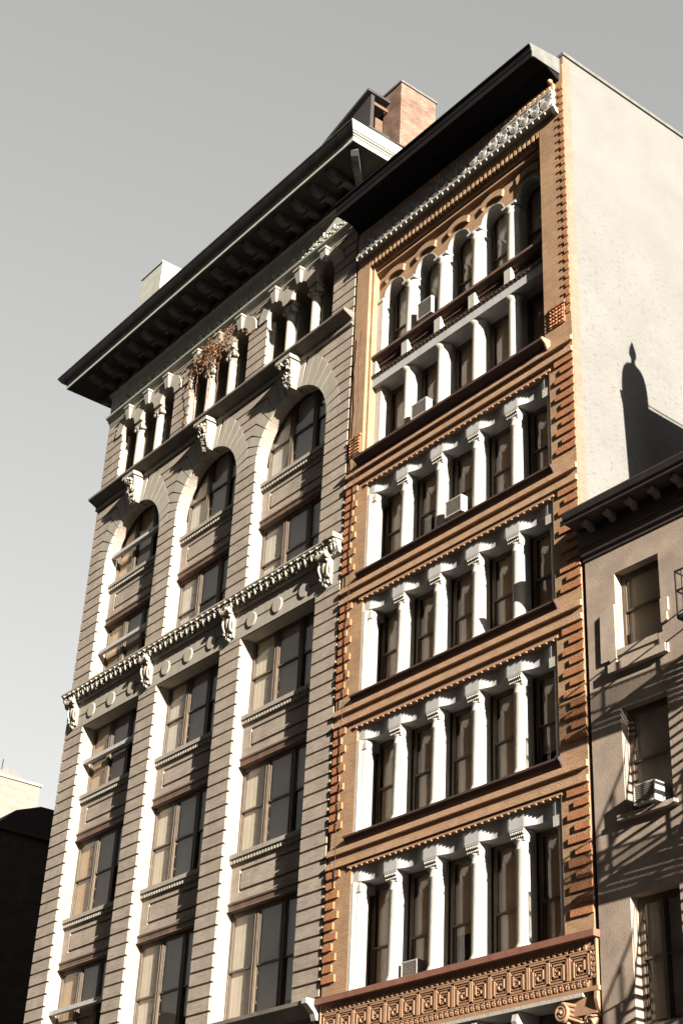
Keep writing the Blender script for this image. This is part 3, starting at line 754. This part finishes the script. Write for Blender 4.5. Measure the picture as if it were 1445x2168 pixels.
# big ledge under the top storey and the terracotta squares at its ends
m = MB(); z = 23.44
m.xprof([(.7, z-.34), (0.001, z-.34), (-.03, z-.30), (-.05, z-.2), (-.12, z-.15), (-.22, z-.07), (-.26, z-.065), (-.26, z), (.7, z+.02)], TX0-.06, TX1+.12)
for k in range(60): m.box(TX0+(TX1-TX0)*k/60, TX0+(TX1-TX0)*k/60+.05, -.07, .001, z-.39, z-.338)
m.build('ledge', M['darkledge'], O)
m = MB(); m.xprof([(.05, z-.42), (-.05, z-.36), (-.16, z-.16), (-.27, z-.07), (-.27, z+.0), (.05, z+.01)], TX1+.121, TX1+.17); m.build('ledge_bracket', M['terrasmooth'], O)
for (xa, xb) in ((-.70, -.2), (-8.28, -7.8)):
    m = MB(); m.box(xa, xb, -.03, .001, 23.72, 24.25); m.box(xa-.03, xb+.03, -.06, .001, 24.25, 24.31)
    for t in range(5):
        for s_ in range(5):
            m.ell((xa+.06+(xb-xa-.12)*t/4, -.035, 23.78+.41*s_/4), .045, .03, .022, random.uniform(0, 3), 6, 4)
    m.build('terracotta_square', M['terra'], O)
# grey scroll frieze
FX0, FX1, FZ0, FZ1 = -8.15, -.28, 30.50, 31.05
m = MB(); m.box(FX0, FX1, -.13, .01, FZ0, FZ1); m.box(FX0-.03, FX1+.06, -.19, .01, FZ0-.06, FZ0); m.box(FX0, FX1, -.15, .01, FZ1, FZ1+.05)
n = 36
for k in range(n): 
    x = FX0+(FX1-FX0)*k/n; m.ell((x, -.17, FZ0-.095), .026, .03, .06, 0, 6, 4)
m.xprof([(.01, FZ0-.25), (-.1, FZ0-.2), (-.2, FZ0-.06), (.01, FZ0-.05)], FX1-.02, FX1+.10)
fz = m.build('scroll_frieze', M['frieze'], O)
m = MB(); n = 20; pw = (FX1-FX0)/n
for i in range(n):
    cx = FX0+pw*(i+.5); cz = (FZ0+FZ1)/2; s_ = 1 if i % 2 else -1
    big = i == n-1
    for ph in (0, pi) if not big else (0, 2.1, 4.2):
        rr = .17 if not big else .2
        m.rib([(cx+rr*(1-.85*t)*cos(ph+s_*t*9), cz+rr*1.2*(1-.85*t)*sin(ph+s_*t*9)) for t in [q/22 for q in range(23)]], .022, -.165, -.125)
    m.ell((cx, -.14, cz), .035, .04, .035, 0, 7, 4)
    m.ridge([(cx-pw/2, FZ0+.03), (cx+pw/2-.06, FZ1-.03)], .02, -.155, -.129); m.ridge([(cx-pw/2+.06, FZ0+.03), (cx+pw/2, FZ1-.03)], .02, -.153, -.129)
    for s2 in (-1, 1): m.ell((cx+pw/2, -.14, cz+s2*.17), .03, .03, .03, 0, 6, 4)
m.build('scroll_ornament', M['frieze'], fz)
m = MB(); n = 44
for i in range(n): m.box(FX0+(FX1-FX0)*i/n, FX0+(FX1-FX0)*i/n+.11, -.13, .01, 31.14, 31.26)
m.box(FX0, FX1, -.08, .01, 31.1, 31.4)
m.ell((FX1-.05, -.12, 31.42), .08, .08, .08, 0, 8, 6)
m.build('frieze_crest', M['terralight'], O)
# black cornice
m = MB(); m.xprof([(.3, 31.62), (-.94, 31.62), (-.94, 31.58), (-.97, 31.58), (-.97, 31.75), (-.99, 31.78), (-1.0, 31.86), (-1.03, 31.93), (-1.06, 31.95), (-1.06, 32.0), (.3, 32.19)], -8.2, -.13)
m.xprof([(0.0, 31.40), (-.1, 31.42), (-.25, 31.52), (-.4, 31.6), (-.4, 31.62), (0.0, 31.62)], -8.2, -.13)
oc = m.build('cornice', M['black'], O)
m = MB()
m.xprof([(.01, 31.62), (-.94, 31.62), (-.94, 31.58), (-.97, 31.58), (-.97, 31.75), (-.99, 31.78), (-1.0, 31.86), (-1.03, 31.93), (-1.06, 31.95), (-1.06, 32.0), (.01, 32.16)], -.128, -.10)
m.build('end_plate', M['zinc'], oc)
# ---- brown slab and Greek key frieze
m = MB(); m.xprof([(.5, 9.40), (-.17, 9.40), (-.17, 9.53), (.5, 9.55)], OX0-.06, .12); m.build('stone_shelf', M['brownstone'], O)
KZ0, KZ1 = 8.50, 9.399
m = MB(); m.box(OX0+.03, .06, -.02, 1.0, KZ0, KZ1); m.box(OX0+.03, .09, -.06, .3, KZ0-.05, KZ0+.03)
m.box(OX0+.03, OX0+.07, -.05, -.019, KZ0+.03, KZ1); m.box(.03, .06, -.05, -.019, KZ0+.03, KZ1)
for z in (8.69, 9.20): m.box(OX0+.12, -.1, -.045, -.019, z-.012, z+.012)
m.box(-.105, -.08, -.045, -.019, 8.68, 9.21)
kf = m.build('greek_key_frieze', M['terrasmooth'], O)
kx0, kx1, kz0, kz1 = -8.17, -.13, 8.735, 9.16; n = 15; uw = (kx1-kx0)/n
m = MB()
unit = [(0, 0), (0, 1), (1, 1), (1, 0), (.22, 0), (.22, .76), (.78, .76), (.78, .26), (.46, .26), (.46, .5), (.6, .5)]
unit2 = [(.1, 0), (.1, .88), (.9, .88), (.9, .12), (.33, .12), (.33, .64), (.68, .64), (.68, .38)]
for i in range(n):
    fl = i % 2
    for U, yy0 in ((unit, -.045), (unit2, -.038)):
        pts = [((1-a) if fl else a, b) for a, b in U]
        m.ridge([(kx0+uw*(i+.05+.9*a), kz0+(kz1-kz0)*b) for a, b in pts], .034 if U is unit else .014, yy0-.0005*(i % 3), -.019)
def swirl(cx, cz, s_, rr):
    m.rib([(cx+rr*(1-.8*t)*cos(s_*t*8+1.2), cz+rr*(1-.8*t)*sin(s_*t*8+1.2)) for t in [q/12 for q in range(13)]], .016, -.05, -.015)
    m.ell((cx, -.03, cz), .018, .02, .018, 0, 6, 4); m.ridge([(cx+rr*.6, cz-rr*.9), (cx+rr*1.25, cz+rr*.7)], .014, -.04, -.018)
n = 52
for i in range(n): swirl(OX0+.2+(7.95)*(i+.5)/n, 8.605, 1, .06)
n = 50
for i in range(n): swirl(OX0+.2+(7.95)*(i+.5)/n, 9.265, -1, .04)
for i in range(6): swirl(-.025, 8.72+.1*i-.0, 1 if i % 2 else -1, .042)
m.build('key_pattern', M['terrasmooth'], kf)
# below the frieze: dark recess, volute capital and two white brackets
MB().box(OX0+.06, -.02, .55, 1.1, 0, 8.5).build('lower_wall', M['darkbrick'], O)
MB().box(OX0+.05, -.3, -.07, .9, 8.38, 8.449).build('shopfront_beam', M['white'], O)
m = MB(); vx, vz = -.86, 8.17
m.lathe(vx, 0, [(.02, -.05), (.175, -.05), (.175, .2), (.02, .2)], 28, 'y', vz)
m.rib([(vx+(.17*(1-.85*t))*cos(1.4-t*15), vz+(.17*(1-.85*t))*sin(1.4-t*15)) for t in [q/48 for q in range(49)]], .028, -.085, -.049)
m.ell((vx, -.06, vz), .04, .05, .04, 0, 10, 6)
for q, (dz, th) in enumerate(((.16, .05), (.08, .04), (.0, .035), (-.06, .03))):
    m.tube([(vx+.02+.1*t*4, -.03+.1*t, vz+dz-.10*t*(1+q*.2)) for t in [z_/8 for z_ in range(9)]], th, 8)
m.box(vx-.1, -.02, .0, .5, vz-.1, 8.37); m.box(vx+.05, -.02, .1, .5, 5, vz-.09)
m.ell((vx+.13, -.0, vz-.28), .06, .06, .12, .2, 8, 6); m.ell((vx+.2, -.02, vz-.42), .08, .08, .1, -.3, 8, 6)
m.build('volute_capital', M['terrasmooth'], O)
m = MB(); m.xprof([(.5, 8.5), (-.05, 8.5), (-.07, 8.3), (-.02, 8.15), (.05, 8.0), (.5, 7.9)], -.02, .05)
m.ell((-.14, .0, 7.93), .16, .10, .1, .5, 10, 6); m.rib([(-.12+(.12*(1-.8*t))*cos(1+t*11), 7.9+(.12*(1-.8*t))*sin(1+t*11)) for t in [q/30 for q in range(31)]], .03, -.13, -.05)
m.build('corner_console', M['terrasmooth'], O)
for bx in (-2.12, -3.28):
    m = MB(); m.prism([(-.02, 8.37), (-.06, 8.2), (.0, 8.05), (.1, 7.85), (.25, 7.6), (.55, 7.4), (.55, 8.37)], lambda p, q: (bx+(-.07, .07)[q], p[0], p[1])); m.build('shopfront_bracket', M['white'], O)
# loose cable down the left edge
pts = [(-7.95+.03*sin(z*2.3)+.02*sin(z*7), -.07, z) for z in [12+q*.35 for q in range(46)]]
MB().tube(pts, .008, 4).build('cable', M['iron'], O)

# ================================================================== STUCCO BUILDING (right)
S = empty('stucco_building', (5, 0, 0), 'weathered grey brown stucco building at the right edge with a dark bracketed cornice', 'building')
SX0, SX1 = .11, 10.0
WX = [(.90, 2.07), (3.6, 4.8), (6.3, 7.5)]
WZ = [(14.93, 16.66), (11.55, 13.69), (7.7, 10.0)]
m = MB()
xs = [SX0]+[v for p in WX for v in p]+[SX1]
for k in range(0, len(xs), 2): m.box(xs[k], xs[k+1], 0, .5, 0, 17.6)
zs = [0]+[v for p in reversed(WZ) for v in p]+[17.6]
for (a, b) in WX:
    for k in range(0, len(zs), 2): m.box(a, b, .0, .5, zs[k], zs[k+1])
m.build('front_wall', M['plaster'], S)
MB().box(SX0, SX1, .9, 20, 0, 17.9).build('body', M['plaster'], S)
MB().box(SX0+.1, SX1-.1, .8, .89, 0, 17.5).build('interior_wall', M['room'], S)
MB().box(SX0, SX1, .0, .9, 17.6, 18.0).build('parapet', M['plaster'], S)
for i, (a, b) in enumerate(WX):
    for j, (z0, z1) in enumerate(WZ):
        bl = {0: 'blind', 1: 'curtain', 2: 'curtain'}[j]
        pane_window(a, b, z0, z1, .2, S, cols=(.5,) if j == 2 else (), mw=.06, rail=.52 if j != 1 else .5, fr=.07, blind=bl, bseed=700+i*5+j)
for (a, b) in WX[:2]:
    m = MB(); m.box(a-.03, b-.1, -.03, .19, 14.80, 14.93); m.xprof([(.05, 14.45), (-.12, 14.45), (-.12, 14.62), (-.03, 14.64), (.05, 14.66)], a-.18, b+.13)
    m.build('window_sill', M['plasterlight'], S)
    m = MB(); m.xz([(a-.42, 14.76), (a-.40, 15.82), (a-.1, 15.95), (a-.012, 15.95), (a-.012, 14.6), (a-.18, 14.6), (a-.18, 14.76)], -.045, .001)
    m.build('window_surround', M['plasterlight'], S)
    m = MB(); m.xz([(b+.012, 15.1), (b+.012, 15.62), (b+.2, 15.6), (b+.2, 15.32), (b+.16, 15.3), (b+.16, 15.1)], -.045, .001); m.build('window_surround', M['plasterlight'], S)
    m = MB(); m.xprof([(.05, 11.42), (-.12, 11.42), (-.12, 11.52), (.05, 11.54)], a-.12, b+.1); m.build('window_sill', M['plasterlight'], S)
# cornice
m = MB(); m.xprof([(.3, 17.22), (-.03, 17.22), (-.03, 17.30), (-.08, 17.33), (-.09, 17.4), (-.12, 17.42), (-.12, 17.47), (-.16, 17.5), (-.17, 17.9), (-.42, 17.92), (-.55, 17.93), (-.56, 18.0), (-.60, 18.02), (-.63, 18.1), (-.64, 18.12), (-.64, 18.16), (.3, 18.32)], SX0-.03, SX1)
sc_ = m.build('cornice', M['mauvemetal'], S)
for k in range(15):
    x = .52+.605*k
    b = MB(); b.xprof([(-.16, 17.905), (-.46, 17.905), (-.46, 17.83), (-.40, 17.79), (-.3, 17.79), (-.22, 17.72), (-.16, 17.72)], x-.06, x+.06); b.build('modillion', M['modil'], S)
MB().box(SX0, SX1, .3, 20, 17.9, 18.05).build('roof', M['roof'], S)

# fire escape on the stucco building, mostly outside the frame, throwing its shadow
F = empty('fire_escape', (5.2, -.5, 8), 'black iron fire escape with railings and stairs fixed to the stucco wall', 'fire escape')
PZ = [14.5, 11.25, 8.0]
for k, z in enumerate(PZ):
    x0, x1 = 3.27, 6.6
    m = MB(); m.box(x0, x1, -1.0, -.96, z-.08, z); m.box(x0, x1, -.06, -.02, z-.08, z); m.box(x0, x0+.05, -1.0, 0, z-.08, z); m.box(x1-.05, x1, -1.0, 0, z-.08, z)
    for q in range(9): yy_ = -.95+.1*q; m.box(x0+.04, x1-.04, yy_, yy_+.065, z-.03, z-.005)
    m.build('platform', M['iron'], F)
    m = MB()
    for h in (.9, .5): 
        m.box(x0, x1, -1.0, -.97, z+h-.015, z+h+.015); m.box(x0, x0+.03, -1.0, 0, z+h-.015, z+h+.015); m.box(x1-.03, x1, -1.0, 0, z+h-.015, z+h+.015)
    for xx in [x0+(x1-x0-.03)*q/22 for q in range(23)]: m.box(xx, xx+.014, -.995, -.98, z, z+.9)
    for yy_ in (-1.0, -.66, -.33): m.box(x0, x0+.025, yy_, yy_+.025, z, z+.9)
    m.build('railing', M['iron'], F)
    for xx in (x0+.1, x1-.2):
        m = MB(); m.tube([(xx, -.98, z-.06), (xx, .0, z-.9)], .02, 6); m.build('brace', M['iron'], F)
    if k < 2:
        zb = PZ[k+1]; m = MB(); n = 14; xa, xb = (6.1, 3.9)
        for yy_ in (-.95, -.45):
            m.xz([(xa, z), (xb, zb), (xb, zb-.16), (xa, z-.16)], yy_, yy_+.02)
            m.xz([(xa, z+.8), (xb, zb+.8), (xb, zb+.77), (xa, z+.77)], yy_, yy_+.02)
            for q in range(0, n, 3): t = q/n; m.box(xa+(xb-xa)*t-.01, xa+(xb-xa)*t+.01, yy_, yy_+.02, z+(zb-z)*t, z+(zb-z)*t+.8)
        for q in range(n): t = (q+.5)/n; m.box(xa+(xb-xa)*t-.09, xa+(xb-xa)*t+.09, -.93, -.45, z+(zb-z)*t-.02, z+(zb-z)*t)
        m.build('stair', M['iron'], F)

# rooftop bulkhead and domed vent whose shadow falls on the white wall
def wallpt(y, z, X): t = X/3.7; return (X, y-t, z+t)
BX = 5.0; t_ = BX/4.35; q_z = t_*1.2
V = empty('rooftop_vent', (BX, 1.9-t_, 18.05), 'domed rooftop vent with a knob on a brick bulkhead, its shadow on the white wall', 'roof vent')
m = MB(); zt = 22.3+q_z
m.prism([(1.78-t_, 18.0), (1.58-t_, 22.0+q_z), (1.50-t_, 22.4+q_z), (2.3-t_, 22.4+q_z), (2.3-t_, zt), (6.5-t_, zt-.1), (6.5-t_, 18.0)], lambda p, q: (BX+(0, 1.6)[q], p[0], p[1]))
m.build('bulkhead', M['darkbrick'], V)
m = MB(); cy = 1.93-t_; z = 22.35+q_z
m.lathe(BX+.45, cy, [(.42, z), (.44, z+.12), (.43, z+.45), (.40, z+.7), (.34, z+.9), (.24, z+1.04), (.10, z+1.12), (.07, z+1.16), (.065, z+1.26), (.11, z+1.33), (.125, z+1.42), (.105, z+1.54), (.06, z+1.66), (.012, z+1.78)], 24)
m.build('dome', M['zinc'], V)
MB().tube([(BX+.3, 2.25-t_, zt+.16), (BX+.3, 6.5-t_, zt+.02)], .02, 5).build('handrail', M['iron'], V)

# ================================================================== air conditioners
def ac(name_label, x0, x1, y0, y1, z0, z1, grille=True):
    e = empty('air_conditioner', ((x0+x1)/2, y0, z0), name_label, 'air conditioner', 'window air conditioners')
    m = MB(); t = .03
    m.box(x0, x1, y0+.03, y1, z0, z1)
    m.box(x0, x1, y0, y0+.03, z1-t, z1); m.box(x0, x1, y0, y0+.03, z0, z0+t); m.box(x0, x0+t, y0, y0+.03, z0+t, z1-t); m.box(x1-t, x1, y0, y0+.03, z0+t, z1-t)
    for q in range(5): zz = z0+.08+(z1-z0-.16)*q/4; m.box(x1, x1+.006, y0+.1, y1-.1, zz, zz+.015)
    m.build('casing', M['acwhite'], e)
    g = MB(); n = 9
    for q in range(n): zz = z0+t+(z1-z0-2*t)*(q+.2)/n; g.box(x0+t, x1-t, y0+.008, y0+.029, zz, zz+.018)
    g.build('grille', M['acgrille'], e)
    return e
ac('white air conditioner in the second arched window from the left of the orange building', -5.84, -5.25, .2, .72, 27.05, 27.6)
ac('tan air conditioner in the second window of the row just below the arched windows', -5.87, -5.26, .1, .7, 23.82, 24.26)
ac('slatted air conditioner in the third window of the second row of carved columns', -4.31, -3.73, -.05, .5, 20.16, 20.6)
ac('small white air conditioner set low in the second window above the Greek key band', -5.82, -5.3, .2, .52, 9.6, 9.98)
ac('white air conditioner striped by railing shadows in the stucco building window', 1.3, 1.82, -.22, .22, 11.56, 11.95)

# ================================================================== dried vine
vn = empty('dried_vine', (-16.2, -.1, 28.8), 'dried reddish brown vine tangled over the middle group of narrow arches', 'vine')
rv = random.Random(11); st = MB(); lf = MB()
def leaf(p, s_):
    a = rv.uniform(0, 2*pi); b = rv.uniform(-.9, .9); d = Vector((cos(a)*cos(b), sin(b), sin(a)*cos(b)))*s_; e2 = d.cross(Vector((rv.uniform(-1, 1), rv.uniform(-1, 1), .3))).normalized()*s_*.45
    q = Vector(p); i = len(lf.v); lf.v += [tuple(q), tuple(q+d*.5+e2), tuple(q+d), tuple(q+d*.5-e2)]; lf.face([i, i+1, i+2, i+3])
for s_ in range(42):
    x = -15.8+rv.gauss(0, .6); z = 31.7+rv.gauss(-.1, .3); y = -.12
    if z > 32.1: z = 32.0
    pts = [(x, y, z)]; dx = rv.uniform(-.12, .12)
    for q in range(rv.randint(4, 12)):
        x += dx+rv.uniform(-.08, .08); z += rv.uniform(-.17, .09); y += rv.uniform(-.04, .035); y = min(-.07, max(-.4, y)); pts.append((x, y, z))
        for _ in range(2): leaf((x+rv.uniform(-.04, .04), y-.02, z+rv.uniform(-.04, .04)), rv.uniform(.03, .075))
    st.tube(pts, rv.uniform(.004, .011), 4)
for x0 in (-17.05, -16.85, -15.9, -15.3):
    x = x0; z = 31.6; pts = []
    while z > 28.9:
        pts.append((x, -.1+rv.uniform(-.02, .02), z)); x += rv.uniform(-.06, .06); z -= rv.uniform(.08, .2)
        if rv.random() < .5: leaf((x, -.12, z), rv.uniform(.03, .07))
    st.tube(pts, .008, 4)
st.build('stems', M['vine'], vn); lf.build('leaves', M['vine'], vn)

# ================================================================== buildings far left
D = empty('brick_building', (-39, 9, 0), 'dark shaded brick building at the lower left edge with a slanted roof', 'building')
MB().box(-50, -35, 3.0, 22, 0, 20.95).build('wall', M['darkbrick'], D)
m = MB(); m.prism([(3.4, 20.9), (3.85, 21.15), (4.45, 21.75), (5.5, 22.15), (6.1, 22.15), (9, 22.15), (9, 20.9)], lambda p, q: ((-44, -35.05)[q], p[0], p[1])); m.build('roof', M['roof'], D)
MB().box(-50, -34.9, 2.95, 22, 20.82, 20.98).build('coping', M['mauvemetal'], D)
C = empty('apartment_building', (-66, 12, 0), 'sunlit cream brick building with a pale rooftop hut beyond the dark building', 'building')
MB().box(-74, -60, 8, 17.3, 0, 32.62).build('wall', M['creambrick'], C)
MB().box(-74.1, -59.9, 7.9, 17.4, 32.62, 32.76).build('coping', M['plasterlight'], C)
m = MB(); m.prism([(14.3, 32.7), (15.1, 33.32), (15.95, 33.3), (16.4, 32.7)], lambda p, q: ((-66, -60.3)[q], p[0], p[1])); m.build('rooftop_hut', M['whitewash'], C)
for yy_ in (14.5, 15.0): MB().tube([(-60.6, yy_, 32.7), (-60.6, yy_, 33.9)], .03, 5).build('pipe', M['iron'], C)

# ================================================================== buildings across the street (behind the camera): unseen, added to block sky light
for (x0, x1, h, m_, lab) in ((50.3, 63, 50, 'darkbrick', 'dark brick building added unseen across the street, at the sunlit end'),
                             (-110, -62, 22, 'darkbrick', 'low dark brick building added unseen across the street, farthest from the sun'),
                             (-61.7, -38, 17, 'redbrick', 'low red brick building added unseen across the street'),
                             (-37.7, -12, 66, 'redbrick', 'tallest red brick building added unseen across the street'),
                             (-11.7, 22, 60, 'darkbrick', 'tall dark brick building added unseen straight across the street'),
                             (22.3, 50, 54, 'redbrick', 'red brick building added unseen across the street, between two dark ones')):
    e = empty('sky_blocker', ((x0+x1)/2, -24, 0), lab, 'building', 'unseen buildings added to block sky light')
    m = MB(); wx, wz = 1.3, 2.0; nx = int((x1-x0)/3); nz = int(h/4)-1
    m.box(x0, x1, -44, -24.4, 0, h)
    zz = 0
    for j in range(nz+1):
        zb = 1.2+j*4 if j < nz else h; m.box(x0, x1, -24.39, -24, zz, min(zb, h)); zz = zb+wz
        if j == nz: break
        px_ = (x1-x0)/nx
        for i in range(nx+1):
            a = x0+px_*i-(px_-wx)/2; b_ = a+px_-wx; m.box(max(a, x0), min(b_, x1), -24.39, -24, zb, zb+wz)
    m.build('wall', M[m_], e)
    g = MB().box(x0+.1, x1-.1, -24.35, -24.3, 1, h-2).build('glazing', M['glass'], e)

e = empty('sky_blocker', (40, 10, 0), 'tall brown brick building added unseen farther up the same side of the street', 'building')  # unseen, added to block sky light on the white side wall
m = MB(); m.box(22, 60, .9, 30, 0, 52)
for j in range(13): m.box(22, 60, .5, .89, 4*j, 4*j+1.6)
for i in range(14): m.box(22+i*2.85, 22+i*2.85+.95, .3, .49, 0, 52)
m.build('wall', M['darkbrick'], e)
